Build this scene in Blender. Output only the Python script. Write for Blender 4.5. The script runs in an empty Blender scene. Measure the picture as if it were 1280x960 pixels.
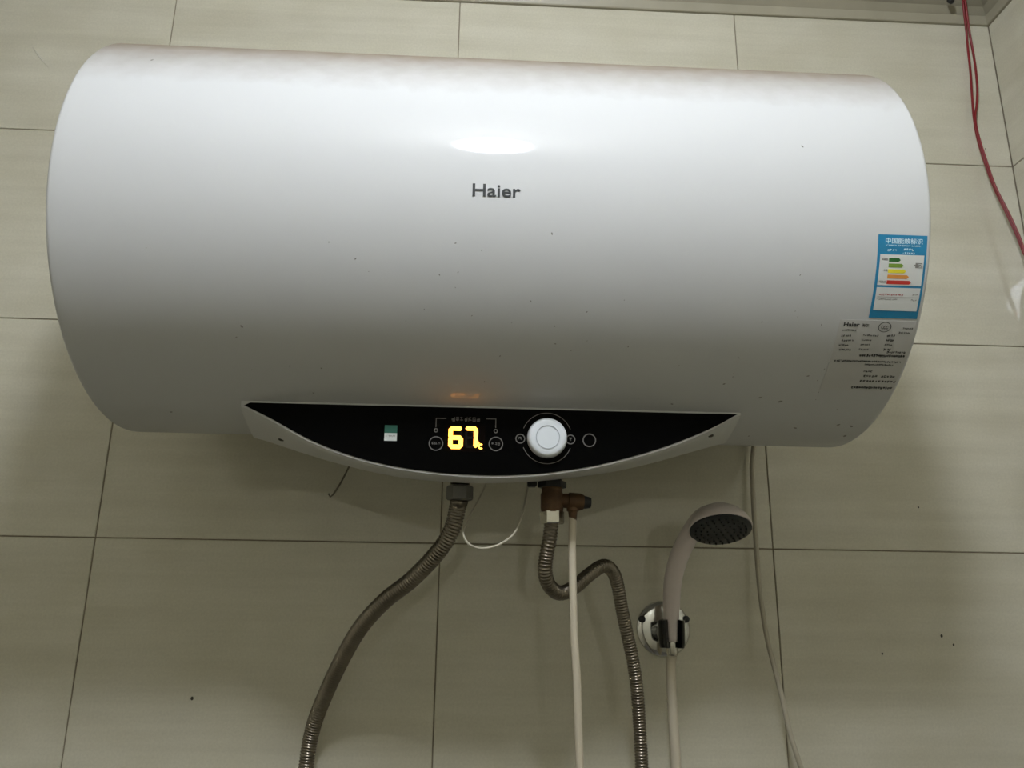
import bpy, bmesh, math, random
from mathutils import Vector, Matrix
import mathutils
random.seed(7)
S = bpy.context.scene
COL = S.collection
PI = math.pi

# ------------------------------------------------------------------ camera
F = 1000.0
CAM = Vector((0.49481, -1.08669, -0.08025))
ROT = (1.8425639, -0.0132130, -0.0477428)
cd = bpy.data.cameras.new('camera')
cam = bpy.data.objects.new('camera', cd)
COL.objects.link(cam)
cam.rotation_euler = mathutils.Euler(ROT, 'XYZ')
cam.location = CAM
cd.sensor_fit = 'HORIZONTAL'
cd.sensor_width = 36.0
cd.lens = 36.0 * F / 1280.0
cd.clip_start = 0.02
S.camera = cam
RM = mathutils.Euler(ROT, 'XYZ').to_matrix()

# ------------------------------------------------------------------ world, exposure
w = bpy.data.worlds.new('world'); S.world = w; w.use_nodes = True
w.node_tree.nodes['Background'].inputs[0].default_value = (0.5, 0.5, 0.5, 1)
w.node_tree.nodes['Background'].inputs[1].default_value = 0.0
vs = S.view_settings
vs.view_transform = 'Standard'; vs.look = 'None'; vs.gamma = 1.0; vs.use_curve_mapping = False
vs.exposure = 0.0
LAMP = Vector((0.512, -1.068, 0.822))
LAMP_R = 0.070
LAMP_E = 141.0
LAMP_COL = (0.945, 1.0, 1.085)

# ------------------------------------------------------------------ helpers
def ray(px, py):
    return RM @ Vector(((px - 640) / F, -(py - 480) / F, -1.0))
def at(px, py, y):
    """point of the plane y = const seen at a pixel of the photograph"""
    d = ray(px, py)
    return CAM + d * ((y - CAM.y) / d.y)
def obj(name, bm, mats, parent=None, smooth=False, loc=None):
    me = bpy.data.meshes.new(name)
    bmesh.ops.recalc_face_normals(bm, faces=bm.faces[:])
    bm.to_mesh(me); bm.free()
    if not isinstance(mats, (list, tuple)): mats = [mats]
    for m in mats: me.materials.append(m)
    if smooth:
        for p in me.polygons: p.use_smooth = True
    o = bpy.data.objects.new(name, me); COL.objects.link(o)
    if parent is not None:
        o.parent = parent
        o.matrix_parent_inverse = Matrix.Translation(parent.location).inverted()
    return o
def autosmooth(o, ang=40):
    me = o.data
    for p in me.polygons: p.use_smooth = True
    bm = bmesh.new(); bm.from_mesh(me)
    for e in bm.edges:
        if len(e.link_faces) == 2 and e.calc_face_angle(0) > math.radians(ang): e.smooth = False
    bm.to_mesh(me); bm.free()
    return o
def tag(o, label=None, cat=None, group=None, kind=None):
    if label: o['label'] = label
    if cat: o['category'] = cat
    if group: o['group'] = group
    if kind: o['kind'] = kind
    return o
def thing(name, label, cat, loc, group=None):
    o = bpy.data.objects.new(name, None); COL.objects.link(o)
    o.location = loc; o.empty_display_size = 0.05
    return tag(o, label, cat, group)
def box(bm, lo, hi, bev=0.0, seg=1):
    r = bmesh.ops.create_cube(bm, size=1.0)
    vsn = r['verts']
    for v in vsn:
        v.co = Vector([lo[i] + (v.co[i] + .5) * (hi[i] - lo[i]) for i in range(3)])
    if bev:
        es = list({e for v in vsn for e in v.link_edges})
        bmesh.ops.bevel(bm, geom=es, offset=bev, segments=seg, affect='EDGES', profile=0.5)
def catmull(P, step=0.004):
    P = [Vector(p) for p in P]
    Q = [P[0] * 2 - P[1]] + P + [P[-1] * 2 - P[-2]]
    out = []
    for i in range(1, len(Q) - 2):
        a, b, c, d = Q[i-1:i+3]
        n = max(2, int((c - b).length / step))
        for k in range(n):
            t = k / n
            out.append(0.5 * ((2*b) + (c - a) * t + (2*a - 5*b + 4*c - d) * t*t + (-a + 3*b - 3*c + d) * t**3))
    out.append(P[-1])
    return out
def resample(pts, step):
    L = [0]
    for a, b in zip(pts, pts[1:]): L.append(L[-1] + (b - a).length)
    n = max(2, int(L[-1] / step)); out = []; j = 0
    for k in range(n + 1):
        s = L[-1] * k / n
        while j < len(L) - 2 and L[j+1] < s: j += 1
        t = (s - L[j]) / max(1e-9, L[j+1] - L[j])
        out.append(pts[j].lerp(pts[j+1], min(1, t)))
    return out, L[-1]
def tube(bm, pts, rad, seg=12, caps=True, sy=1.0):
    """sweep; rad = number or function(i, n)"""
    n = len(pts); rings = []
    t0 = (pts[1] - pts[0]).normalized()
    u = t0.orthogonal().normalized()
    for i, p in enumerate(pts):
        t = (pts[min(i+1, n-1)] - pts[max(i-1, 0)]).normalized()
        u = (u - t * u.dot(t)).normalized(); v = t.cross(u)
        r = rad(i, n) if callable(rad) else rad
        rings.append([bm.verts.new(p + (u * math.cos(2*PI*k/seg) + v * math.sin(2*PI*k/seg) * sy) * r) for k in range(seg)])
    for a, b in zip(rings, rings[1:]):
        for k in range(seg):
            bm.faces.new((a[k], a[(k+1) % seg], b[(k+1) % seg], b[k]))
    if caps:
        bm.faces.new(rings[0][::-1]); bm.faces.new(rings[-1])
def lathe(bm, prof, M=Matrix(), seg=32, close=True):
    """prof: (radius, height) along local z"""
    rings = []
    for r, h in prof:
        if r < 1e-6: rings.append([bm.verts.new(M @ Vector((0, 0, h)))])
        else: rings.append([bm.verts.new(M @ Vector((r*math.cos(2*PI*k/seg), r*math.sin(2*PI*k/seg), h))) for k in range(seg)])
    for a, b in zip(rings, rings[1:]):
        if len(a) == 1 and len(b) == 1: continue
        for k in range(seg):
            k2 = (k+1) % seg
            if len(a) == 1: bm.faces.new((a[0], b[k2], b[k]))
            elif len(b) == 1: bm.faces.new((a[k], a[k2], b[0]))
            else: bm.faces.new((a[k], a[k2], b[k2], b[k]))
    if close:
        if len(rings[0]) > 1: bm.faces.new(rings[0][::-1])
        if len(rings[-1]) > 1: bm.faces.new(rings[-1])
def frame(o, zdir, xhint=(1, 0, 0)):
    z = Vector(zdir).normalized(); x = Vector(xhint); x = (x - z * x.dot(z)).normalized(); y = z.cross(x)
    M = Matrix((x, y, z)).transposed().to_4x4(); M.translation = Vector(o)
    return M

# ------------------------------------------------------------------ materials
def mat(name, col=(0.8, 0.8, 0.8), rough=0.5, metal=0.0, spec=0.5, coat=0.0, coat_r=0.05, emit=None, es=0.0):
    m = bpy.data.materials.new(name); m.use_nodes = True
    b = m.node_tree.nodes['Principled BSDF']
    b.inputs['Base Color'].default_value = (*col, 1); b.inputs['Roughness'].default_value = rough
    b.inputs['Metallic'].default_value = metal; b.inputs['Specular IOR Level'].default_value = spec
    b.inputs['Coat Weight'].default_value = coat; b.inputs['Coat Roughness'].default_value = coat_r
    if emit:
        b.inputs['Emission Color'].default_value = (*emit, 1); b.inputs['Emission Strength'].default_value = es
    return m
class N:
    def __init__(s, m): s.m = m; s.t = m.node_tree; s.b = s.t.nodes['Principled BSDF']
    def n(s, typ, **kw):
        x = s.t.nodes.new(typ)
        for k, v in kw.items():
            if k in x.inputs: x.inputs[k].default_value = v
            else: setattr(x, k, v)
        return x
    def l(s, a, b): s.t.links.new(a, b)
    def ramp(s, src, stops):
        r = s.n('ShaderNodeValToRGB'); s.l(src, r.inputs[0])
        e = r.color_ramp.elements
        while len(e) < len(stops): e.new(0.5)
        for el, (p, c) in zip(e, stops): el.position = p; el.color = (*c, 1) if len(c) == 3 else c
        return r.outputs[0]
    def mix(s, f, a, b, mode='MIX'):
        x = s.n('ShaderNodeMix'); x.data_type = 'RGBA'; x.blend_type = mode
        for i, v in ((0, f), (6, a), (7, b)):
            if hasattr(v, 'links'): s.l(v, x.inputs[i])
            else: x.inputs[i].default_value = v if i == 0 else (*v, 1)
        return x.outputs[2]
def noise_mat(name, c1, c2, scale, rough, metal=0.0, bump=0.0, coat=0.0):
    m = mat(name, c1, rough, metal, coat=coat); k = N(m)
    tc = k.n('ShaderNodeTexCoord'); ns = k.n('ShaderNodeTexNoise', Scale=scale, Detail=5.0)
    k.l(tc.outputs['Object'], ns.inputs['Vector'])
    k.l(k.ramp(ns.outputs[0], [(0.35, c1), (0.65, c2)]), k.b.inputs['Base Color'])
    if bump:
        bp = k.n('ShaderNodeBump', Strength=bump, Distance=0.0005); k.l(ns.outputs[0], bp.inputs['Height']); k.l(bp.outputs[0], k.b.inputs['Normal'])
    return m
def tile_mat(name, c1, c2, rough=0.06):
    """polished ceramic with faint streaks along the tile's length"""
    m = mat(name, c1, rough, spec=0.62); k = N(m)
    tc = k.n('ShaderNodeTexCoord'); oi = k.n('ShaderNodeObjectInfo')
    mp = k.n('ShaderNodeMapping'); mp.inputs['Scale'].default_value = (1.6, 1.6, 42.0)
    ad = k.n('ShaderNodeVectorMath', operation='ADD')
    sc = k.n('ShaderNodeVectorMath', operation='SCALE'); cx = k.n('ShaderNodeCombineXYZ')
    for i in range(3): k.l(oi.outputs['Random'], cx.inputs[i])
    k.l(cx.outputs[0], sc.inputs[0]); sc.inputs['Scale'].default_value = 37.0
    k.l(tc.outputs['Object'], mp.inputs['Vector']); k.l(mp.outputs[0], ad.inputs[0]); k.l(sc.outputs[0], ad.inputs[1])
    n1 = k.n('ShaderNodeTexNoise', Scale=1.0, Detail=4.0, Roughness=0.6); k.l(ad.outputs[0], n1.inputs['Vector'])
    mp2 = k.n('ShaderNodeMapping'); mp2.inputs['Scale'].default_value = (9, 9, 14)
    k.l(tc.outputs['Object'], mp2.inputs['Vector'])
    ad2 = k.n('ShaderNodeVectorMath', operation='ADD'); k.l(mp2.outputs[0], ad2.inputs[0]); k.l(sc.outputs[0], ad2.inputs[1])
    n2 = k.n('ShaderNodeTexNoise', Scale=1.0, Detail=3.0); k.l(ad2.outputs[0], n2.inputs['Vector'])
    n3 = k.n('ShaderNodeTexNoise', Scale=330.0, Detail=2.0); k.l(tc.outputs['Object'], n3.inputs['Vector'])
    a = k.ramp(n1.outputs[0], [(0.30, c1), (0.70, c2)])
    b = k.mix(0.55, a, k.ramp(n2.outputs[0], [(0.35, (0.86, 0.85, 0.80)), (0.65, (1, 1, 1))]), 'MULTIPLY')
    c = k.mix(0.5, b, k.ramp(n3.outputs[0], [(0.3, (0.84, 0.84, 0.84)), (0.7, (1, 1, 1))]), 'MULTIPLY')
    k.l(c, k.b.inputs['Base Color'])
    return m
M_tile = tile_mat('polished_beige_tile', (0.58, 0.55, 0.44), (0.655, 0.625, 0.51), 0.02)
M_grout = noise_mat('brown_grout', (0.20, 0.165, 0.115), (0.27, 0.23, 0.165), 60, 0.9)
M_floor = noise_mat('grey_floor_tile', (0.16, 0.15, 0.125), (0.21, 0.195, 0.165), 18, 0.35)
M_ceil = mat('white_ceiling_board', (0.62, 0.60, 0.55), 0.5)
M_cornice = noise_mat('cream_cornice_paint', (0.33, 0.305, 0.225), (0.37, 0.34, 0.255), 12, 0.4)

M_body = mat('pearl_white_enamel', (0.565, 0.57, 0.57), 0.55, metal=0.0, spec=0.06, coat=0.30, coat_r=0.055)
def upward_tint(m, base, up_col):  # base turns tan brown and loses coat as the normal points upward
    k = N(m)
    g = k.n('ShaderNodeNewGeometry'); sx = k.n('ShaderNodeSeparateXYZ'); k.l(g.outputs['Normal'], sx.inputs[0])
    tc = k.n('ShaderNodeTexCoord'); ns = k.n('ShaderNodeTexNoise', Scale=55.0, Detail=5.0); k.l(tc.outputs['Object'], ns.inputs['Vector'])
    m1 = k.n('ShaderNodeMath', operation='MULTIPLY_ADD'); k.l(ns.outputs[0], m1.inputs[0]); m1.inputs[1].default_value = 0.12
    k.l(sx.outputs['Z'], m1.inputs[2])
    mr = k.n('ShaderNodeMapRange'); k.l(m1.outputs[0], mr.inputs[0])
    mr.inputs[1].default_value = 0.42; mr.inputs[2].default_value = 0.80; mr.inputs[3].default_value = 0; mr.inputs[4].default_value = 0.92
    k.l(k.mix(mr.outputs[0], base, up_col), k.b.inputs['Base Color'])
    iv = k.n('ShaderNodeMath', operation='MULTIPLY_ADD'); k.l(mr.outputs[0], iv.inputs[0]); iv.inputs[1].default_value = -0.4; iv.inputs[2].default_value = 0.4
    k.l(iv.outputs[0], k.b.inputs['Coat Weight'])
upward_tint(M_body, (0.565, 0.57, 0.57), (0.20, 0.155, 0.105))
M_housing = mat('white_housing_enamel', (0.52, 0.52, 0.505), 0.4, coat=0.2)
M_plastic = mat('white_plastic_trim', (0.66, 0.66, 0.63), 0.28, coat=0.3)
M_glass = mat('black_gloss_panel', (0.002, 0.002, 0.002), 0.16, spec=0.03)
M_silk = mat('grey_silkscreen_print', (0.16, 0.15, 0.14), 0.5)
M_knob = mat('white_knob_plastic', (0.78, 0.82, 0.86), 0.35)
M_knobring = mat('grey_knob_groove', (0.42, 0.45, 0.48), 0.5)
M_logo = mat('dark_grey_lettering', (0.025, 0.028, 0.03), 0.35)
M_amber = mat('amber_led_segment', (0.9, 0.5, 0.1), 0.4, emit=(1.0, 0.36, 0.035), es=6.0)
M_window = mat('dark_display_window', (0.004, 0.002, 0.0015), 0.3, spec=0.04)
M_dim = mat('unlit_segment', (0.016, 0.012, 0.010), 0.4, spec=0.05)
M_green = mat('green_sticker', (0.015, 0.12, 0.085), 0.5)
M_white = mat('white_sticker', (0.62, 0.64, 0.62), 0.5)
M_blue = mat('blue_label_paper', (0.010, 0.20, 0.38), 0.35)
M_paper = mat('white_label_paper', (0.66, 0.67, 0.65), 0.35)
M_silver = mat('silver_label_film', (0.53, 0.525, 0.51), 0.35)
M_ink = mat('black_ink', (0.03, 0.03, 0.03), 0.6)
M_greyink = mat('grey_ink', (0.22, 0.21, 0.19), 0.6)
M_redink = mat('red_ink', (0.35, 0.03, 0.03), 0.6)
M_wink = mat('pale_blue_ink', (0.62, 0.78, 0.85), 0.6)
M_band = [mat('dark_green_ink', (0.02, 0.13, 0.02), 0.5), mat('light_green_ink', (0.17, 0.30, 0.03), 0.5), mat('yellow_ink', (0.75, 0.65, 0.03), 0.5),
          mat('orange_ink', (0.70, 0.28, 0.05), 0.5), mat('red_band_ink', (0.55, 0.03, 0.02), 0.5)]
M_steel = noise_mat('corrugated_steel', (0.19, 0.165, 0.13), (0.25, 0.22, 0.175), 40, 0.30, metal=1.0)
M_chrome = mat('chrome', (0.72, 0.72, 0.70), 0.10, metal=1.0)
M_dchrome = mat('dark_chrome', (0.30, 0.30, 0.29), 0.12, metal=1.0)
M_nut = mat('nickel_nut', (0.60, 0.58, 0.52), 0.25, metal=1.0)
M_oldnut = mat('dull_grey_nut', (0.16, 0.155, 0.14), 0.5, metal=0.6)
M_jaw = mat('black_chrome_jaw', (0.035, 0.035, 0.035), 0.12, metal=1.0)
M_brass = noise_mat('aged_brass', (0.075, 0.04, 0.018), (0.13, 0.07, 0.032), 60, 0.55, metal=0.5, bump=0.3)
M_black = mat('black_rubber', (0.012, 0.012, 0.012), 0.5)
M_hosew = mat('translucent_white_hose', (0.56, 0.50, 0.385), 0.4)
M_cord = mat('grey_white_cord', (0.42, 0.38, 0.29), 0.5)
M_wire = mat('cream_thin_wire', (0.50, 0.46, 0.36), 0.5)
M_bwire = mat('brown_thin_wire', (0.10, 0.085, 0.055), 0.5)
M_red = mat('red_wire_insulation', (0.20, 0.008, 0.012), 0.4)
M_shower = mat('pinkish_white_plastic', (0.68, 0.60, 0.57), 0.28, coat=0.4)
M_face = mat('dark_grey_spray_face', (0.012, 0.015, 0.017), 0.4)
M_nozzle = mat('black_nozzle', (0.009, 0.010, 0.011), 0.5)
M_lamp = mat('lit_lamp_globe', (0.9, 0.9, 0.9), 0.5, emit=LAMP_COL, es=LAMP_E)
M_dirt = mat('dark_dirt', (0.05, 0.045, 0.035), 0.8)
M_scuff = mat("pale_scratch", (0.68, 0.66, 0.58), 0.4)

# ------------------------------------------------------------------ room shell
XL, XR, YF, ZF, ZC = -0.60, 1.3297, -1.95, -1.60, 0.915
ZTOP = 0.8618
TH = 0.0035        # tile thickness; tile faces lie on the wall planes
def slab(name, lo, hi, m):
    bm = bmesh.new(); box(bm, lo, hi)
    return tag(obj(name, bm, m), kind='structure')
wb = slab('wall_back', (XL - .1, TH - .0020, ZF - .1), (XR + .1, 0.10, ZC + .1), M_grout)
wr = slab('wall_right', (XR + TH - .0020, YF - .1, ZF - .1), (XR + .10, 0, ZC + .1), M_grout)
wl = slab('wall_left', (XL - .10, YF - .1, ZF - .1), (XL - TH + .0020, 0, ZC + .1), M_grout)
wf = slab('wall_front', (XL, YF - .10, ZF - .1), (XR, YF - TH + .0020, ZC + .1), M_grout)
fl = slab('floor', (XL - .01, YF - .01, ZF - .1), (XR + .01, .01, ZF), M_floor)
ce = slab('ceiling', (XL - .01, YF - .01, ZC), (XR + .01, .01, ZC + .1), M_ceil)
J = 0.0008        # half joint
tile_mesh = {}
def tile(wdt, hgt):
    key = (round(wdt, 4), round(hgt, 4))
    if key not in tile_mesh:
        bm = bmesh.new()
        x1, z1 = wdt/2 - J, hgt/2 - J; b = 0.0006
        box(bm, (-x1, 0, -z1), (x1, TH - .001, z1))
        bmesh.ops.bevel(bm, geom=[e for e in bm.edges if all(abs(v.co.y) < 1e-6 for v in e.verts)], offset=b, segments=1, affect='EDGES')
        bmesh.ops.recalc_face_normals(bm, faces=bm.faces[:])
        me = bpy.data.meshes.new('tile'); bm.to_mesh(me); bm.free(); me.materials.append(M_tile)
        tile_mesh[key] = me
    return tile_mesh[key]
zs = [ZF] + [-1.5 + .3*i for i in range(8)] + [ZTOP + .03]
def tile_wall(wall, us, place, rz):
    for u0, u1 in zip(us, us[1:]):
        for z0, z1 in zip(zs, zs[1:]):
            o = bpy.data.objects.new('tile', tile(u1 - u0, z1 - z0)); COL.objects.link(o)
            o.parent = wall
            o.location = place((u0 + u1) / 2, (z0 + z1) / 2)
            o.rotation_euler = (random.gauss(0, .0004), 0, rz + random.gauss(0, .0003))
tile_wall(wb, [XL, -.45, 0, .45, .9, XR], lambda u, z: (u, 0, z), 0)
tile_wall(wr, [YF, -1.8, -1.35, -.9, -.45, 0], lambda u, z: (XR, u, z), -PI/2)
tile_wall(wl, [YF, -1.8, -1.35, -.9, -.45, 0], lambda u, z: (XL, u, z), PI/2)
tile_wall(wf, [XL, -.45, 0, .45, .9, XR], lambda u, z: (u, YF, z), PI)
# cornice: stepped moulding along the top of the walls, mitred
CP = [(0.0, .8618), (.0045, .8618), (.0058, .8635), (.0092, .8752), (.0040, .8762), (.0044, .8780), (.0152, .8880), (.0095, .8890), (.0105, .8912),
      (.024, .898), (.036, .9035), (.036, .906), (.042, .908), (.048, .915), (0.0, .915)]
def cornice(name, axis, wallpos, a0, a1, s):
    bm = bmesh.new(); R = []
    for end, a in ((0, a0), (1, a1)):
        ring = []
        for d, z in CP:
            aa = a + (d if end == 0 else -d)
            ring.append(bm.verts.new((aa, wallpos + s*d, z) if axis == 'x' else (wallpos + s*d, aa, z)))
        R.append(ring)
    n = len(CP)
    for k in range(n): bm.faces.new((R[0][k], R[0][(k+1) % n], R[1][(k+1) % n], R[1][k]))
    bm.faces.new(R[0]); bm.faces.new(R[1][::-1])
    return tag(obj(name, bm, M_cornice), kind='structure')
cornice('trim_1', 'x', 0.0, XL, XR, -1)
cornice('trim_2', 'y', XR, YF, 0, -1)
cornice('trim_3', 'y', XL, YF, 0, 1)
cornice('trim_4', 'x', YF, XL, XR, 1)

# dirt specks and one pale scratch on the tiled wall
bm = bmesh.new()
for px, py, r in [(240, 873, .0018), (1177, 795, .0017), (1192, 806, .0013), (1103, 817, .0012), (1232, 186, .001), (1148, 634, .0012)]:
    p = at(px, py, -.0004)
    lathe(bm, [(0, .0006), (r*.7, .0005), (r, 0)], frame(p, (0, -1, 0)) @ Matrix.Diagonal((1, 1.3, 1, 1)), 10)
tag(obj('dirt_speck', bm, M_dirt, wb), kind='stuff')
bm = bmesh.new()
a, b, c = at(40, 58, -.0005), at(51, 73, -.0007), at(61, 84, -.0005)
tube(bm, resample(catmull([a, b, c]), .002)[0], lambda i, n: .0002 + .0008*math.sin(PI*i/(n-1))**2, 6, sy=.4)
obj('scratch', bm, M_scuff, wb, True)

# ------------------------------------------------------------------ water heater
RH, YC, ZH = 0.2111, -0.2361, 0.3091
X0, X1 = 0.1135, 0.9055
wh = thing('water_heater', 'large white horizontal cylindrical water heater hung on the tiled wall above the shower', 'water heater', (0.51, YC, ZH - RH))
def cyl(u, a, off=0.0):
    """u along the axis, a = degrees from horizontal (down negative), seen from the front"""
    r = RH + off; t = math.radians(a)
    return Vector((u, YC - r*math.cos(t), ZH + r*math.sin(t)))
MX = frame((0, YC, ZH), (1, 0, 0), (0, -1, 0))
bm = bmesh.new()
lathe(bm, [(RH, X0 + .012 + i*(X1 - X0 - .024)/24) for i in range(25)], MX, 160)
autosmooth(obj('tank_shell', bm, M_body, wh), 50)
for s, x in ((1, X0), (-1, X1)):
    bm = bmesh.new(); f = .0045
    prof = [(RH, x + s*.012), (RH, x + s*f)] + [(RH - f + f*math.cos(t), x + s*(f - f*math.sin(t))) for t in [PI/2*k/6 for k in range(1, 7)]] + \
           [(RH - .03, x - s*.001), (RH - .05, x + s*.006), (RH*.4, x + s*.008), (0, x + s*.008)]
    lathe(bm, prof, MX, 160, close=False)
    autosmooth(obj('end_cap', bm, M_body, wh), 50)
for x in (.27, .75):      # hanging brackets between shell and wall
    bm = bmesh.new()
    box(bm, (x - .02, YC + RH - .03, ZH - .03), (x + .02, -.0005, ZH + .09), .002)
    obj('mounting_bracket', bm, M_steel, wh)

# control housing
ZT = .1119
def yf(z): return -.3115 + (ZT - z) * math.tan(math.radians(5))
def pan(px, py, off=0.0):
    """point of the panel plane seen at a pixel"""
    n = Vector((0, -math.cos(math.radians(5)), -math.sin(math.radians(5))))
    d = ray(px, py); o = Vector((0, -.3115, ZT))
    p = CAM + d * ((o - CAM).dot(n) / d.dot(n))
    return p + n * off
edge_px = [(305, 506.5), (340, 524), (390, 551), (440, 570), (490, 582.5), (540, 590), (580, 593.3), (620, 594.5), (660, 593.2), (690, 590.5), (740, 583), (790, 571), (840, 555.5), (890, 535), (922, 517.5)]
E = catmull([pan(*q) for q in edge_px], .006)
def zb(x):
    for a, b in zip(E, E[1:]):
        if a.x <= x <= b.x: return a.z + (b.z - a.z) * (x - a.x) / max(1e-9, b.x - a.x)
    return E[0].z if x < E[0].x else E[-1].z
YB = -.255
B_px = [(285, 541), (310, 545.5), (335, 552), (365, 562), (390, 570), (415, 577.5), (465, 590), (515, 598.8), (577, 603.6), (620, 603.8), (662, 602), (710, 598), (765, 590), (815, 579), (865, 565), (902, 555), (935, 548.5), (960, 546)]
BK = catmull([at(*q, YB) for q in B_px], .006)
def zback(x):
    for a, b in zip(BK, BK[1:]):
        if a.x <= x <= b.x: return a.z + (b.z - a.z) * (x - a.x) / max(1e-9, b.x - a.x)
    return BK[0].z
xa, xb = E[0].x - .003, E[-1].x + .003
bm = bmesh.new(); rings = []; NS = 72
for i in range(NS + 1):
    x = xa + (xb - xa) * i / NS; z = zb(x); e = min(x - xa, xb - x)
    t = max(0, min(1, e / .012)); rim = .0012 + .0006*t
    zk = zback(x)
    zl = z - rim; y0 = yf(zl)
    dy = YB - y0; q = lambda t, sag: (y0 + dy*t, zl - .0012*t0_ + (zk - zl + .0012*t0_)*t - sag)
    t0_ = 1.0
    sec = [(yf(ZT + .004), ZT + .005), (y0, zl), (y0 + .0015, zl - .0012), q(.25, .0012), q(.5, .0016), q(.8, .0010), (YB, zk), (YB + .006, zk + .006), (YB + .012, zk + .022), (YC + .03, max(.112, zl+.03)), (YC + .0, ZT + .03)]
    rings.append([bm.verts.new((x, y, zz)) for y, zz in sec])
n = len(sec)
for a, b in zip(rings, rings[1:]):
    for k in range(n): bm.faces.new((a[k], a[(k+1) % n], b[(k+1) % n], b[k]))
bm.faces.new(rings[0]); bm.faces.new(rings[-1][::-1])
hs = autosmooth(obj('control_housing', bm, M_housing, wh), 35)
# black glass crescent, 1 mm proud
ang5 = math.radians(5); PN = Vector((0, -math.cos(ang5), -math.sin(ang5)))
def P(x, z, off): return Vector((x, yf(z), z)) + PN * off
bm = bmesh.new(); fr, bk = [], []
xs = [E[0].x + .0004 + (E[-1].x - E[0].x - .0008) * i / 90 for i in range(91)]
out = [(x, zb(x)) for x in xs] + [(x, ZT - .0016) for x in xs[::-1][1:-1]]
for x, z in out: fr.append(bm.verts.new(P(x, min(z, ZT - .0018) if True else z, .0010))); bk.append(bm.verts.new(P(x, min(z, ZT - .0018), -.0004)))
m_ = len(out)
for k in range(m_): bm.faces.new((fr[k], fr[(k+1) % m_], bk[(k+1) % m_], bk[k]))
nb = 91
for k in range(90):       # quad strip between lower and upper edge
    up = lambda j: (j if j in (0, 90) else 91 + (89 - j))
    a, b, c, d = fr[k], fr[k+1], fr[up(k+1)], fr[up(k)]
    q = []
    for v in (a, b, c, d):
        if v not in q: q.append(v)
    if len(q) > 2: bm.faces.new(q)
pg = obj('control_panel', bm, M_glass, wh)
# flat print on the panel
def ring_xy(bm, c, r0, r1, off, a0=0, a1=360, seg=36, h=.0002):
    full = abs(a1 - a0) >= 360; n_ = seg; L = []
    for i in range(n_ + (0 if full else 1)):
        t = math.radians(a0 + (a1 - a0) * i / n_); cs, sn = math.cos(t), math.sin(t)
        L.append([bm.verts.new(P(c.x + r*cs, c.z + r*sn, off + q)) for r, q in ((r0, 0), (r1, 0), (r1, h), (r0, h))])
    for i in range(len(L) if full else len(L) - 1):
        a, b = L[i], L[(i+1) % len(L)]
        for k in range(4): bm.faces.new((a[k], a[(k+1) % 4], b[(k+1) % 4], b[k]))
    if not full: bm.faces.new(L[0]); bm.faces.new(L[-1][::-1])
def prect(bm, x0, z0, x1, z1, off, h=.0003):
    v = [bm.verts.new(P(x, z, off + q)) for q in (0, h) for x, z in ((x0, z0), (x1, z0), (x1, z1), (x0, z1))]
    for f in ((0,1,2,3), (7,6,5,4), (0,4,5,1), (1,5,6,2), (2,6,7,3), (3,7,4,0)): bm.faces.new([v[i] for i in f])
def glyph_rects(x, z, wd, ht, rnd, n=6, th=.12):
    """strokes of one unreadable blurred character, as rectangles"""
    R = []
    for _ in range(n // 2):
        zz = z + ht * rnd.choice([.05, .3, .5, .75, .92]); a = rnd.uniform(0, .3); b = rnd.uniform(.6, 1)
        R.append((x + wd*a, zz - ht*th/2, x + wd*b, zz + ht*th/2))
    for _ in range(n - n // 2):
        xx = x + wd * rnd.choice([.1, .35, .6, .88]); a = rnd.uniform(0, .35); b = rnd.uniform(.6, 1)
        R.append((xx - wd*th/2, z + ht*a, xx + wd*th/2, z + ht*b))
    return R
OFF = .0010
rnd = random.Random(3)
print_bm = bmesh.new()
for (px, py, r) in [(545, 554.5, 9.2), (619.8, 555, 9.2), (650.3, 548.5, 6.2), (713, 549.5, 6.2), (736.5, 550.5, 8.6)]:
    c = pan(px, py); rr = r * .00078
    bm = bmesh.new(); ring_xy(bm, c, rr - .0010, rr, OFF); obj('button_ring', bm, M_silk, pg)
for (px, py, n_) in [(545, 554.5, 3), (619.8, 555, 3)]:
    c = pan(px, py)
    for k in range(n_):
        for q in glyph_rects(c.x - .0042 + k*.0029, c.z - .0013, .0025, .0028, rnd, 5, .16): prect(print_bm, q[0], q[1], q[2], q[3], OFF)
for (px, py) in [(650.3, 548.5), (713, 549.5)]:
    c = pan(px, py)
    for q in glyph_rects(c.x - .0017, c.z - .0018, .0034, .0036, rnd, 5, .16): prect(print_bm, q[0], q[1], q[2], q[3], OFF)
for (px, py) in [(545, 538), (619.6, 539)]:
    c = pan(px, py); bm = bmesh.new(); ring_xy(bm, c, .0012, .0021, OFF, seg=20); obj('indicator_ring', bm, M_silk, pg)
c1, c2, c3 = pan(545, 534), pan(545, 523), pan(558, 523)
prect(print_bm, c1.x - .0004, c1.z, c1.x + .0004, c2.z, OFF); prect(print_bm, c1.x - .0004, c2.z - .0004, c3.x, c2.z + .0004, OFF)
c1, c2, c3 = pan(619.6, 535), pan(619.6, 524), pan(607.5, 524)
prect(print_bm, c1.x - .0004, c1.z, c1.x + .0004, c2.z, OFF); prect(print_bm, c3.x, c2.z - .0004, c1.x + .0004, c2.z + .0004, OFF)
c1, c2 = pan(564.5, 526.5), pan(601, 526.5)
for k in range(7):
    xx = c1.x + (c2.x - c1.x) * k / 7
    for q in glyph_rects(xx, c1.z, .0034, .0042, rnd, 7, .15): prect(print_bm, q[0], q[1], q[2], q[3], OFF)
kc = pan(683.5, 548)
for a_ in (22, 202):
    bm = bmesh.new(); ring_xy(bm, kc, .0248, .0254, OFF, a_, a_ + 136, 40); obj('dial_arc', bm, M_silk, pg)
tag(obj('panel_marking', print_bm, M_silk, pg), kind='stuff')
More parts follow.
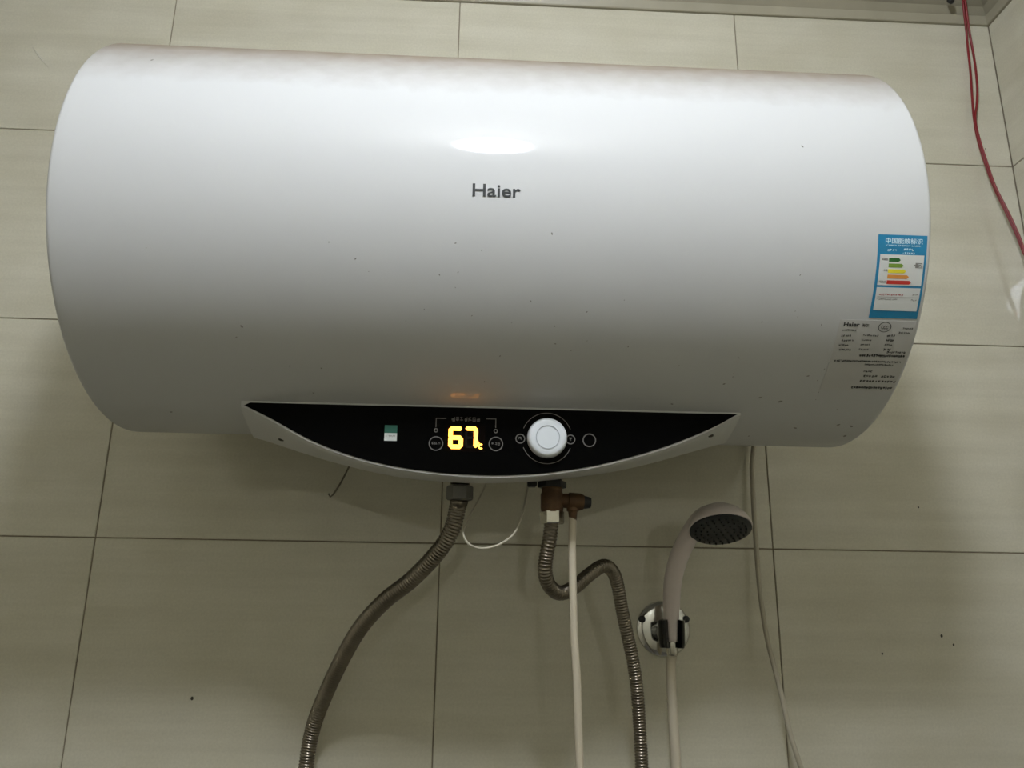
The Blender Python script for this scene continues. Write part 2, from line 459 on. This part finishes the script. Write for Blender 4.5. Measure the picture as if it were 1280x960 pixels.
# knob
bm = bmesh.new()
KM = frame(P(kc.x, kc.z, 0), PN)
lathe(bm, [(.0198, .0009), (.0198, .004), (.0190, .009), (.0178, .0108), (.0160, .0116), (.0118, .0118), (0, .0119)], KM, 64)
kn = autosmooth(obj('knob', bm, M_knob, pg), 35)
bm = bmesh.new(); lathe(bm, [(.0117, .01185), (.0117, .0123), (.0111, .0123), (.0111, .01185)], KM, 64, close=False); obj('knob_ring', bm, M_knobring, kn)
# display
disp_a, disp_b = pan(557, 531), pan(606, 565)
bm = bmesh.new(); prect(bm, disp_a.x, disp_b.z, disp_b.x, disp_a.z, OFF, .0002); dw = obj('display', bm, M_window, wh)
def seg_shape(bm, x0, z0, x1, z1, th, off):
    a, b = Vector((x0, 0, z0)), Vector((x1, 0, z1)); d = (b - a).normalized(); nn = Vector((-d.z, 0, d.x)) * th/2
    pts = [a, a + d*th*.4 + nn, b - d*th*.4 + nn, b, b - d*th*.4 - nn, a + d*th*.4 - nn]
    lo = [bm.verts.new(P(q.x, q.z, off)) for q in pts]; hi = [bm.verts.new(P(q.x, q.z, off + .0003)) for q in pts]
    bm.faces.new(lo); bm.faces.new(hi[::-1])
    for k in range(6): bm.faces.new((lo[k], lo[(k+1) % 6], hi[(k+1) % 6], hi[k]))
def digit(px0, px1, py0, py1, on, th=.0042):
    a, b = pan(px0, py0), pan(px1, py1); x0, x1, zt, z_b = a.x + th/2, b.x - th/2, a.z - th/2, b.z + th/2; zm = (zt + z_b)/2
    SG = dict(a=(x0, zt, x1, zt), b=(x1, zt, x1, zm), c=(x1, zm, x1, z_b), d=(x0, z_b, x1, z_b), e=(x0, zm, x0, z_b), f=(x0, zt, x0, zm), g=(x0, zm, x1, zm))
    for k, s in SG.items():
        bm = bmesh.new(); e = .0010
        s = (s[0] - e, s[1], s[2] + e, s[3]) if k in 'adg' else (s[0], s[1] + e, s[2], s[3] - e)
        if k in on:
            seg_shape(bm, *s, th, OFF + .0003); obj('lit_segment', bm, M_amber, dw)
        else:
            seg_shape(bm, *s, th*.5, OFF + .0002); obj('dark_segment', bm, M_dim, dw)
digit(561, 578.5, 533, 561.5, 'acdefg')
digit(580.5, 597, 533, 561.5, 'abc')
c = pan(597.5, 554); bm = bmesh.new(); ring_xy(bm, c, .0003, .0014, OFF + .0003, seg=14, h=.0003)
c = pan(601, 558.3); ring_xy(bm, c, .0012, .0027, OFF + .0003, 50, 310, 20, .0003); obj('degree_sign', bm, M_amber, dw)
# green and white sticker on the panel
a, b, c = pan(481.2, 531.5), pan(496, 551.3), pan(488, 541.5)
bm = bmesh.new(); prect(bm, a.x, b.z, b.x, c.z, OFF, .0002); st = obj('sticker', bm, M_white, wh); st['label'] = 'small white and green sticker on the black panel'
bm = bmesh.new(); prect(bm, a.x, c.z, b.x, a.z, OFF, .0002); obj('green_band', bm, M_green, st)
bm = bmesh.new()
for k in range(4):
    for q in glyph_rects(a.x + .0012 + k*.0024, b.z + .0035, .0020, .0022, rnd, 4, .18): prect(bm, q[0], q[1], q[2], q[3], OFF + .0002, .0001)
tag(obj('sticker_print', bm, M_greyink, st), kind='stuff')
# two little slots in the lip of the housing
for px, py in [(353, 550), (887, 545)]:
    best = None
    for k in range(60):
        y = -.305 + k*.0008; p = at(px, py, y); zl = zb(p.x) - .0025; t = (y - yf(zl)) / (YB - yf(zl))
        zz = zl + (zback(p.x) - zl)*t - .0012
        if best is None or abs(p.z - zz) < best[0]: best = (abs(p.z - zz), Vector((p.x, y, zz)))
    bm = bmesh.new()
    lathe(bm, [(0, 0.0010), (.0020, .0008), (.0032, 0), (.0032, -.003)], frame(best[1], (0, -.1, -1)) @ Matrix.Diagonal((1.3, .9, 1, 1)), 16)
    obj('slot', bm, M_dirt, hs)

# lettering: flat text turned into a mesh and laid on the cylinder
def text_mesh(s, size, ext=0.0, offset=0.0):
    cu = bpy.data.curves.new('t', 'FONT'); cu.body = s; cu.size = size; cu.extrude = ext; cu.offset = offset
    cu.align_x = 'LEFT'; cu.resolution_u = 4
    o = bpy.data.objects.new('t', cu); COL.objects.link(o)
    dg = bpy.context.evaluated_depsgraph_get()
    me = bpy.data.meshes.new_from_object(o.evaluated_get(dg))
    bpy.data.objects.remove(o); bpy.data.curves.remove(cu)
    return me
A = 180 / PI / RH    # metres of arc to degrees
def wrap_text(bm, s, x0, a0, wd=None, ht=None, off=.0004, ext=.0001, bold=0.0, size=.01, slant=0.0):
    """x0 = left edge, a0 = angle of the bottom edge; stretched to wd x ht metres"""
    me = text_mesh(s, size, ext, bold)
    if not me.vertices: return
    X = [v.co.x for v in me.vertices]; Y = [v.co.y for v in me.vertices]
    kx = wd / (max(X) - min(X)) if wd else 1; ky = ht / (max(Y) - min(Y)) if ht else kx
    for v in me.vertices:
        u = (v.co.x - min(X)) * kx; h = (v.co.y - min(Y)) * ky
        v.co = cyl(x0 + u + slant*h, a0 + h * A, off + v.co.z)
    bm.from_mesh(me); bpy.data.meshes.remove(me)
def crect(bm, x0, a0, x1, a1, off, h=.00015, na=None):
    """patch on the cylinder, with thickness"""
    na = na or max(1, int(abs(a1 - a0) / 1.5)); lo, hi = [], []
    for i in range(na + 1):
        a = a0 + (a1 - a0) * i / na
        lo.append((bm.verts.new(cyl(x0, a, off - .0003)), bm.verts.new(cyl(x1, a, off - .0003))))
        hi.append((bm.verts.new(cyl(x0, a, off + h)), bm.verts.new(cyl(x1, a, off + h))))
    for i in range(na):
        bm.faces.new((hi[i][0], hi[i][1], hi[i+1][1], hi[i+1][0]))
        bm.faces.new((lo[i][0], hi[i][0], hi[i+1][0], lo[i+1][0])); bm.faces.new((lo[i][1], lo[i+1][1], hi[i+1][1], hi[i][1]))
    bm.faces.new((lo[0][0], lo[0][1], hi[0][1], hi[0][0])); bm.faces.new((lo[-1][0], hi[-1][0], hi[-1][1], lo[-1][1]))
def cglyphs(bm, x, a, wd, ht, n, gap, off, dens=7, th=.20):
    for k in range(n):
        for q in glyph_rects(x + k*(wd + gap), 0, wd, ht, rnd, dens, th):
            crect(bm, q[0], a + q[1]*A, q[2], a + q[3]*A, off, .0001, 1)
# logo (590..652, 228..246)
bm = bmesh.new(); wrap_text(bm, 'Haier', .4855, -10.2, .0430, .0117, .0002, .0004, .00012)
def islands(bm):
    seen, out = set(), []
    for v in bm.verts:
        if v in seen: continue
        st_, g = [v], []
        seen.add(v)
        while st_:
            q = st_.pop(); g.append(q)
            for e in q.link_edges:
                o = e.other_vert(q)
                if o not in seen: seen.add(o); st_.append(o)
        out.append(g)
    return out
groups = []
for g in islands(bm):
    a, b = min(v.co.x for v in g), max(v.co.x for v in g)
    for G in groups:
        if a < G[1] and b > G[0]: G[0] = min(a, G[0]); G[1] = max(b, G[1]); G[2] += g; break
    else: groups.append([a, b, list(g)])
groups.sort(key=lambda G: G[0])
for G in groups:
    lb = bmesh.new(); mp_ = {v: lb.verts.new(v.co) for v in G[2]}
    for f in {f for v in G[2] for f in v.link_faces}: lb.faces.new([mp_[v] for v in f.verts])
    obj('logo_letter', lb, M_logo, wh)
bm.free()
# energy label
LX0, LX1, LA0, LA1 = .8550, .9005, -36.8, -16.1
def lx(t): return LX0 + (LX1 - LX0) * t
def la(t): return LA1 + (LA0 - LA1) * t     # t = 0 at the top
bm = bmesh.new(); crect(bm, LX0, LA0, LX1, LA1, .0002); el = obj('energy_label', bm, M_blue, wh); el['label'] = 'blue and white energy efficiency label'
bm = bmesh.new(); crect(bm, lx(.055), la(.60), lx(.955), la(.235), .0004); obj('label_field', bm, M_paper, el)
bm = bmesh.new(); crect(bm, lx(.055), la(.905), lx(.955), la(.625), .0004); obj('label_field', bm, M_paper, el)
bm = bmesh.new()
wrap_text(bm, '中国能效标识', lx(.15), la(.105), .0345, .0052, .0004, .0001, .0001)
wrap_text(bm, 'CHINA ENERGY LABEL', lx(.17), la(.135), .032, .0013, .0004)
cglyphs(bm, lx(.20), la(.195), .0017, .0020, 4, .0004, .0004, 4); cglyphs(bm, lx(.52), la(.185), .0022, .0022, 4, .0003, .0004, 5)
cglyphs(bm, lx(.50), la(.225), .0017, .0017, 6, .0003, .0004, 4)
tag(obj('label_title', bm, M_wink, el), kind='stuff')
for k in range(5):
    t = .275 + k*.066; L = (.20, .27, .33, .40, .46)[k]; hgt = .045
    bm = bmesh.new(); x0 = lx(.24); x1 = lx(.24 + L); a0 = la(t + hgt); a1 = la(t)
    lo = [cyl(x0, a0, .0007), cyl(x1, a0, .0007), cyl(x1 + .0018, (a0 + a1)/2, .0007), cyl(x1, a1, .0007), cyl(x0, a1, .0007)]
    nrm = Vector((0, -.9, -.3)) * .0001
    A_ = [bm.verts.new(q) for q in lo]; B_ = [bm.verts.new(q - nrm*3) for q in lo]
    bm.faces.new(A_); bm.faces.new(B_[::-1])
    for q in range(5): bm.faces.new((A_[q], A_[(q+1) % 5], B_[(q+1) % 5], B_[q]))
    obj('rating_bar', bm, M_band[k], el)
bm = bmesh.new()
wrap_text(bm, '耗能低', lx(.09), la(.305), .0060, .0020, .0006); wrap_text(bm, '中等', lx(.15), la(.432), .0035, .0018, .0006); wrap_text(bm, '耗能高', lx(.09), la(.57), .0060, .0020, .0006)
crect(bm, lx(.79), la(.385), lx(.93), la(.325), .0005)
crect(bm, lx(.76), la(.362), lx(.79), la(.348), .0005)
cglyphs(bm, lx(.80), la(.78), .0015, .0015, 3, .0004, .0005, 4); cglyphs(bm, lx(.09), la(.775), .0015, .0014, 11, .0003, .0005, 4); cglyphs(bm, lx(.80), la(.715), .0015, .0015, 3, .0004, .0005, 4)
crect(bm, lx(.09), la(.742), lx(.93), la(.738), .0005, na=1)
tag(obj('label_print', bm, M_greyink, el), kind='stuff')
bm = bmesh.new(); cglyphs(bm, lx(.12), la(.722), .0016, .0018, 12, .0003, .0005, 5); tag(obj('label_print', bm, M_redink, el), kind='stuff')
bm = bmesh.new(); wrap_text(bm, '2', lx(.845), la(.378), None, .0030, .0008); obj('rating_number', bm, M_paper, el)
# specification label
SX0, SX1, SA0, SA1 = .8285, .9010, -58.6, -37.5
def sx(t): return SX0 + (SX1 - SX0) * t
def sa(t): return SA1 + (SA0 - SA1) * t
bm = bmesh.new(); crect(bm, SX0, SA0, SX1, SA1, .0002); sl = obj('specification_label', bm, M_silver, wh); sl['label'] = 'silver grey specification label with black print'
bm = bmesh.new()
wrap_text(bm, 'Haier', sx(.06), sa(.085), .0150, .0042, .0004, .0001, .00025)
wrap_text(bm, '海尔', sx(.30), sa(.085), .0065, .0033, .0004)
wrap_text(bm, 'CCC', sx(.555), sa(.105), .0065, .0035, .0004, .0001, .0002)
for i in range(28):
    t0, t1 = 2*PI*i/28, 2*PI*(i+1)/28
    q = [bm.verts.new(cyl(sx(.60) + r*1.25*math.cos(t), sa(.08) + r*math.sin(t)*A, o_)) for t in (t0, t1) for r in (.0050, .0044) for o_ in (.0005,)]
    bm.faces.new((q[0], q[1], q[3], q[2]))
cglyphs(bm, sx(.06), sa(.14), .0013, .0016, 9, .0002, .0004, 4)
for r_ in range(4):
    cglyphs(bm, sx(.06 + .02*(r_ % 2)), sa(.215 + .062*r_), .0016, .0019, 5 + r_ % 2, .0003, .0004, 5)
    cglyphs(bm, sx(.34), sa(.20 + .062*r_), .0016, .0016, 5 if r_ else 8, .0003, .0004, 4)
    cglyphs(bm, sx(.66), sa(.20 + .062*r_), .0016, .0021, 4, .0003, .0004, 5)
cglyphs(bm, sx(.84), sa(.10), .0014, .0016, 6, .0002, .0004, 4); cglyphs(bm, sx(.80), sa(.155), .0014, .0016, 7, .0002, .0004, 4)
cglyphs(bm, sx(.37), sa(.475), .0020, .0026, 20, .0002, .0004, 7); cglyphs(bm, sx(.72), sa(.42), .0018, .0022, 9, .0002, .0004, 6)
cglyphs(bm, sx(.06), sa(.555), .0016, .0019, 34, .0003, .0004, 6); cglyphs(bm, sx(.48), sa(.60), .0016, .0019, 15, .0003, .0004, 5)
cglyphs(bm, sx(.50), sa(.70), .0018, .0020, 4, .0004, .0004, 5)
cglyphs(bm, sx(.52), sa(.775), .0022, .0023, 5, .0006, .0004, 6); cglyphs(bm, sx(.76), sa(.775), .0022, .0023, 5, .0006, .0004, 6)
cglyphs(bm, sx(.50), sa(.855), .0022, .0023, 12, .0008, .0004, 6)
cglyphs(bm, sx(.42), sa(.965), .0022, .0028, 17, .0002, .0004, 8)
tag(obj('label_print', bm, M_ink, sl), kind='stuff')
# specks of dirt on the shell
bm = bmesh.new()
specks = [(975, 502, 2.2), (994, 535, 2.0), (1048, 531, 1.6), (1064, 533, 2.0), (1056, 545, 2.4), (950, 497, 1.4), (936, 545, 1.3), (190, 75, 1.4), (690, 292, 1.0), (302, 408, 1.3), (1003, 183, 1.2), (214, 515, 1.3), (840, 505, 1.2), (1010, 470, 1.2), (905, 480, 1.1)]
specks += [(rnd.uniform(700, 1080), rnd.uniform(330, 530), rnd.uniform(.35, .7)) for _ in range(26)] + [(rnd.uniform(120, 700), rnd.uniform(300, 530), rnd.uniform(.4, .8)) for _ in range(25)]
for px, py, r in specks:
    d = ray(px, py).normalized(); o = CAM - Vector((0, YC, ZH)); B = 2*(o.y*d.y + o.z*d.z); Aq = d.y**2 + d.z**2; Cq = o.y**2 + o.z**2 - RH**2
    disc = B*B - 4*Aq*Cq
    if disc < 0: continue
    p = CAM + d * ((-B - math.sqrt(disc)) / (2*Aq)); nn = Vector((0, p.y - YC, p.z - ZH)).normalized()
    if p.x > X1 - .01 or p.z < .116 and .26 < p.x < .77: continue
    lathe(bm, [(0, .0004), (r*.0006, .0003), (r*.0009, -.0001)], frame(p, nn) @ Matrix.Rotation(rnd.random()*3, 4, 'Z') @ Matrix.Diagonal((1.5, .8, 1, 1)), 8)
tag(obj('dirt_speck', bm, M_greyink, wh), kind='stuff')

# water pipes out of the underside
HP, CPX = at(575, 606, YC), at(690, 604, YC)
for p in (HP, CPX):
    bm = bmesh.new(); lathe(bm, [(.0105, .115), (.0105, p.z)], Matrix.Translation((p.x, YC, 0)), 24)
    obj('pipe_stub', bm, M_dchrome, wh, True)
    bm = bmesh.new(); lathe(bm, [(.019, .112), (.019, .094), (.015, .092)], Matrix.Translation((p.x, YC, 0)), 28); obj('pipe_collar', bm, M_black, wh)

# ------------------------------------------------------------------ hoses
def hexnut(bm, x, y, z0, z1, r):
    M = Matrix.Translation((x, y, 0)); c = .0015
    lathe(bm, [(r*.88, z0), (r, z0 + c), (r, z1 - c), (r*.88, z1)], M, 6)
def corrugated(name, label, pts, r, group=None):
    path, L = resample(catmull(pts, .003), .00085)
    root = thing(name, label, 'hose', pts[0], group)
    bm = bmesh.new()
    tube(bm, path, lambda i, n: r * (1.0 + .085*math.cos(2*PI*i/4.0)), 16)
    obj('corrugated_tube', bm, M_steel, root, True)
    return root, path
hot = [Vector((HP.x, YC, HP.z - .0165))] + [at(px, py, y) for px, py, y in
       [(572.5, 632, -.230), (565.6, 660, -.222), (549, 688, -.21), (515, 724, -.185), (481, 751, -.16), (451, 784, -.13), (427, 825, -.095), (406, 870, -.06), (391, 911, -.040), (383, 956, -.035), (378, 1030, -.04)]]
e = hot[-1]; hot += [e + Vector((-.004, -.01, -.12)), e + Vector((-.002, -.012, -.24)), e + Vector((0, .01, -.30)), Vector((e.x, .004, e.z - .33))]
r1, path = corrugated('corrugated_hose', 'long dark steel corrugated hose curving down left from below the heater display', hot, .0088, 'corrugated water hoses')
bm = bmesh.new(); hexnut(bm, HP.x, YC, HP.z - .0165, HP.z - .001, .0142); obj('nut', bm, M_oldnut, r1)
# safety valve under the cold inlet
VZ = CPX.z
vl = thing('safety_valve', 'brown brass safety valve with a side branch below the heater', 'valve', (CPX.x, YC, VZ - .04))
VT = Matrix.Translation((CPX.x, YC, 0))
bm = bmesh.new(); lathe(bm, [(.0115, VZ - .031), (.0122, VZ - .027), (.0122, VZ - .012), (.0112, VZ - .010), (.0112, VZ - .005), (.0120, VZ - .004)], VT, 32); autosmooth(obj('valve_body', bm, M_brass, vl))
bm = bmesh.new(); lathe(bm, [(.0150, VZ - .005), (.0155, VZ - .004), (.0155, VZ + .0015), (.012, VZ + .002)], VT, 6); obj('flange', bm, M_black, vl)
bc = at(704, 625, YC); MB = frame((CPX.x, YC, bc.z), (1, 0, -.06), (0, 0, 1))
bm = bmesh.new(); lathe(bm, [(.0075, .008), (.0078, .017), (.0092, .018), (.0092, .030), (.0075, .034)], MB, 28); autosmooth(obj('side_branch', bm, M_brass, vl))
bm = bmesh.new(); lathe(bm, [(.0072, .033), (.0066, .037), (.0055, .0415), (.0035, .042), (0, .042)], MB, 20); autosmooth(obj('end_plug', bm, M_black, vl))
dp = at(716, 641, YC)
bm = bmesh.new(); lathe(bm, [(.0068, bc.z), (.0066, dp.z + .002), (.0050, dp.z + .001), (.0038, dp.z - .008)], Matrix.Translation((dp.x, YC, 0)), 20); autosmooth(obj('drain_nozzle', bm, M_brass, vl))
# cold hose
nb_ = at(690, 654, YC)
cold = [Vector((CPX.x, YC, nb_.z + .004))] + [at(px, py, y) for px, py, y in
        [(686.7, 676, -.236), (683, 694, -.232), (681.4, 714, -.226), (686.5, 732, -.215), (700.5, 741.5, -.20), (718.8, 733.4, -.185), (735.5, 719, -.17), (754, 707.3, -.155), (765.5, 714, -.142), (771.8, 730, -.132), (776.6, 757, -.122),
         (783, 788, -.112), (790, 820, -.104), (795.5, 854, -.098), (799, 899, -.092), (802, 952, -.088), (804, 1030, -.086)]]
e = cold[-1]; cold += [e + Vector((.002, .005, -.12)), e + Vector((0, .02, -.24)), e + Vector((0, .05, -.29)), Vector((e.x, .004, e.z - .31))]
r2, path = corrugated('corrugated_hose', 'steel corrugated hose bent like an S below the brass valve', cold, .0074, 'corrugated water hoses')
bm = bmesh.new(); hexnut(bm, CPX.x, YC, nb_.z - .001, nb_.z + .0135, .0128); obj('nut', bm, M_nut, r2)
# drain hose
def simple_tube(name, pts, r, m, label, cat, group=None, seg=12, step=.004):
    bm = bmesh.new(); tube(bm, resample(catmull(pts, .003), step)[0], r, seg)
    return tag(obj(name, bm, m, None, True), label, cat, group)
dr = [Vector((dp.x, YC, dp.z + .001)), at(715.2, 682, YC), at(715.8, 722, YC), at(716.8, 760, YC + .002), at(718, 800, YC + .004), at(721, 850, YC + .006), at(722.7, 900, YC + .008), at(724.5, 955, YC + .010), at(727, 1030, YC + .012), at(730, 1120, YC + .02)]
simple_tube('drain_hose', dr, .0041, M_hosew, 'thin cream drain hose hanging straight from the brass valve', 'hose')

# thin wires under the heater
lp = [(609, 596), (607, 606), (595, 631), (584, 651), (579, 665), (583.7, 677.5), (592.8, 683.6), (605, 685.6), (619.2, 682.6), (631.4, 676.5), (641.6, 668), (648, 657), (653.7, 639), (657, 624.7), (659.8, 608), (661, 596)]
simple_tube('thin_wire', [at(px, py, -.195 - .088*max(0, math.sin(PI*(i - 1)/13))) for i, (px, py) in enumerate(lp)], .00115, M_wire, 'thin cream wire hanging in a loop between the two pipes', 'wire', None, 8)
simple_tube('thin_wire', [at(px, py, y) for px, py, y in [(441, 572, -.20), (436, 584, -.20), (425, 605, -.198), (416, 618.5, -.196), (413, 621, -.195), (410.5, 617, -.195)]], .00105, M_bwire, 'short brown wire end sticking out below the left of the control panel', 'wire', None, 8)
c = at(665, 604, YC); bm = bmesh.new(); box(bm, (c.x - .005, YC - .006, c.z - .004), (c.x + .005, YC + .006, .106), .0015); obj('wire_clip', bm, M_black, wh)

# power cord
pc = [(950, 500, -.010), (944, 540, -.013), (942.5, 556, -.014), (940, 581, -.015), (941, 609, -.016), (943, 650, -.017), (945.3, 682, -.018), (949, 730, -.022), (953.7, 766, -.027), (959.7, 802, -.034), (967, 830, -.040), (976, 865, -.045), (983, 896.7, -.047), (989.5, 923, -.047), (999, 953, -.047), (1022, 1020, -.04)]
pts = [at(*q) for q in pc]; e = pts[-1]; pts += [e + Vector((.03, .01, -.1)), e + Vector((.04, .03, -.2))]
simple_tube('power_cord', pts, .0032, M_cord, 'grey white power cord running down the tiles right of the shower head', 'cord')

# ------------------------------------------------------------------ hand shower, bracket, shower hose
HY = -.050
BR = at(829, 786, -.002)
br = thing('shower_bracket', 'round chrome shower bracket screwed to the tiles', 'shower bracket', BR)
bm = bmesh.new(); BM = frame((BR.x, -.0005, BR.z), (0, -1, 0))
lathe(bm, [(.0355, 0), (.0355, .002), (.0335, .0045), (.028, .0065), (.018, .0080), (0, .0085)], BM, 48); autosmooth(obj('wall_plate', bm, M_chrome, br))
for px in (802.5, 857.5):
    q = at(px, 774, -.006); bm = bmesh.new(); lathe(bm, [(.0045, -.003), (.0045, .0012), (.003, .0026), (0, .003)], frame(q, (0, -1, 0)), 18)
    s_ = autosmooth(obj('screw', bm, M_black, br))
hb = at(839.5, 792, HY)             # centre of the cradle
bm = bmesh.new(); tube(bm, [Vector((BR.x + .004, -.006, BR.z + .002)), Vector((BR.x + .005, -.02, BR.z + .002)), Vector((hb.x - .004, HY + .013, hb.z))], .0125, 24); autosmooth(obj('arm', bm, M_dchrome, br))
# cradle: an open clip of two jaws round the cone of the handle
for s in (-1, 1):
    bm = bmesh.new(); rings = []
    for i in range(13):
        t = math.radians(20 + 125*i/12); ring = []
        for (r, z) in ((.0095, -.017), (.0150, -.017), (.0162, -.012), (.0168, .016), (.0115, .017)):
            k = 1.0
            ring.append(bm.verts.new((hb.x + s*math.sin(t)*r, HY + math.cos(t)*r, hb.z + z)))
        rings.append(ring)
    for a, b in zip(rings, rings[1:]):
        for k in range(5): bm.faces.new((a[k], a[(k+1) % 5], b[(k+1) % 5], b[k]))
    bm.faces.new(rings[0]); bm.faces.new(rings[-1][::-1])
    autosmooth(obj('jaw', bm, M_jaw, br))
# hand shower
vc = (CAM - at(900, 661, -.12)).normalized()
right = RM @ Vector((1, 0, 0)); up = RM @ Vector((0, 1, 0))
th = math.radians(9)
minor = (right*math.sin(th)*1.0 - up*math.cos(th))
fn = (vc*math.cos(math.radians(54)) + minor*math.sin(math.radians(54))).normalized()
hc = at(900.5, 661, -.125)
sh = thing('hand_shower', 'pinkish white hand shower with dark face resting in the wall bracket', 'shower head', (hb.x, HY, hb.z - .02))
HMx = frame(hc, fn, right)
spine = [Vector((hb.x + .0002, HY, hb.z - .010)), Vector((hb.x, HY, hb.z + .016)), at(839.5, 751, -.056), at(841, 727, -.064), at(846.5, 703, -.074), at(856, 680, -.086), at(867, 662, -.098), at(880, 648, -.108)]
spine.append(hc - fn*.020)
path, L = resample(catmull(spine, .003), .003)
def hr(i, n):
    t = i/(n-1)
    if t < .12: return .0075 + .0025*t/.12
    if t < .75: return .0100 + .0018*math.sin((t-.12)/.63*PI/2)
    return .0118 + .003*(t-.75)/.25
bm = bmesh.new(); tube(bm, path, hr, 24); obj('handle', bm, M_shower, sh, True)
bm = bmesh.new(); rf = .0385
lathe(bm, [(0, -.030), (.011, -.029), (.020, -.025), (.029, -.018), (.035, -.010), (.0375, -.004), (.0382, -.001), (.0378, .0005), (.0362, .001)], HMx, 48, close=True); autosmooth(obj('head_shell', bm, M_shower, sh), 45)
bm = bmesh.new(); lathe(bm, [(.0368, -.002), (.0368, .0022), (.0340, .0034), (.015, .0045), (0, .0046)], HMx, 48); fc = autosmooth(obj('spray_face', bm, M_face, sh))
bm = bmesh.new()
for n_, r in ((1, 0), (6, .008), (12, .016), (18, .0235), (24, .030)):
    for k in range(n_):
        t = 2*PI*k/n_; lathe(bm, [(.0013, .003), (.0011, .0056), (0, .0058)], HMx @ Matrix.Translation((r*math.cos(t), r*math.sin(t), 0)), 8)
tag(obj('nozzle', bm, M_nozzle, fc), kind='stuff')
bm = bmesh.new(); lathe(bm, [(.006, -.0262), (.0070, -.024), (.0074, -.012), (.0068, -.009)], Matrix.Translation((hb.x, HY, hb.z)), 20)
hose_pts = [Vector((hb.x, HY, hb.z - .025)), at(838.5, 830, HY + .003), at(839.5, 865, HY + .004), at(842, 905, HY + .004), at(845, 955, HY + .003), at(848, 1030, HY)]
e = hose_pts[-1]; hose_pts += [e + Vector((.004, -.003, -.15)), e + Vector((.0, .0, -.28)), e + Vector((-.01, .03, -.36)), Vector((e.x - .01, .004, e.z - .38))]
hroot = thing('shower_hose', 'white ribbed shower hose hanging below the wall bracket', 'hose', hose_pts[0])
autosmooth(obj('nut', bm, M_nut, hroot))
bm = bmesh.new(); tube(bm, resample(catmull(hose_pts, .003), .0014)[0], lambda i, n: .0061*(1 + .03*math.cos(PI*i)), 14); obj('hose_tube', bm, M_hosew, hroot, True)

# ------------------------------------------------------------------ red wires at the right
w1 = [(1200, -22, -.044), (1203.5, 0, -.030), (1205.5, 19, -.021), (1208, 39, -.012), (1210, 62, -.008), (1213, 90, -.008), (1215, 119, -.008), (1217.5, 148, -.009), (1222.5, 175, -.011), (1232.5, 207, -.013), (1243, 235, -.016), (1258, 266, -.020), (1271, 294, -.024), (1283, 322, -.028)]
w2 = [(1204, -22, -.046), (1206.5, 0, -.033), (1209, 20, -.024), (1212.5, 44, -.014), (1216.5, 66, -.009), (1219.5, 86, -.008), (1221.5, 110, -.008), (1221, 130, -.008), (1219.2, 150, -.0115), (1224.5, 175, -.0145), (1234.5, 206, -.0165), (1244, 233, -.0195), (1260, 265, -.0235), (1273, 293, -.0275), (1285, 322, -.0315)]
for q, lab in ((w1, 'red wire running left of its twin down the right side of the tiles'), (w2, 'red wire running right of its twin down the right side of the tiles')):
    pts = [at(*a) for a in q]; e = pts[-1]
    pts += [Vector((1.318, e.y - .01, e.z - .03)), Vector((1.3268, e.y - .012, e.z - .12)), Vector((1.3272, e.y - .012, e.z - .5)), Vector((1.3272, e.y - .012, ZF + .002))]
    simple_tube('red_wire', pts, .0018, M_red, lab, 'wire', 'red wires', 8, .004)
gp = at(1191, 0, -.036); bm = bmesh.new()
lathe(bm, [(.0045, -.006), (.0048, .002), (.003, .004), (0, .004)], frame(gp + Vector((0, .004, .002)), (0, -.6, -.8)), 16)
tag(obj('cable_stub', bm, M_black), 'tiny black cable stub poking out of the cornice beside the red wires', 'cable')

# ------------------------------------------------------------------ ceiling lamp above the viewer
lm_ = thing('ceiling_lamp', 'round white globe lamp hanging under the ceiling in front of the heater', 'lamp', (LAMP.x, LAMP.y, ZC))
bm = bmesh.new(); bmesh.ops.create_uvsphere(bm, u_segments=32, v_segments=20, radius=LAMP_R)
for v in bm.verts: v.co += LAMP
obj('lamp_globe', bm, M_lamp, lm_, True)
bm = bmesh.new(); lathe(bm, [(.05, ZC - .0005), (.05, ZC - .012), (.03, ZC - .018), (.024, LAMP.z + LAMP_R - .006)], Matrix.Translation((LAMP.x, LAMP.y, 0)), 32); autosmooth(obj('ceiling_rose', bm, M_plastic, lm_))
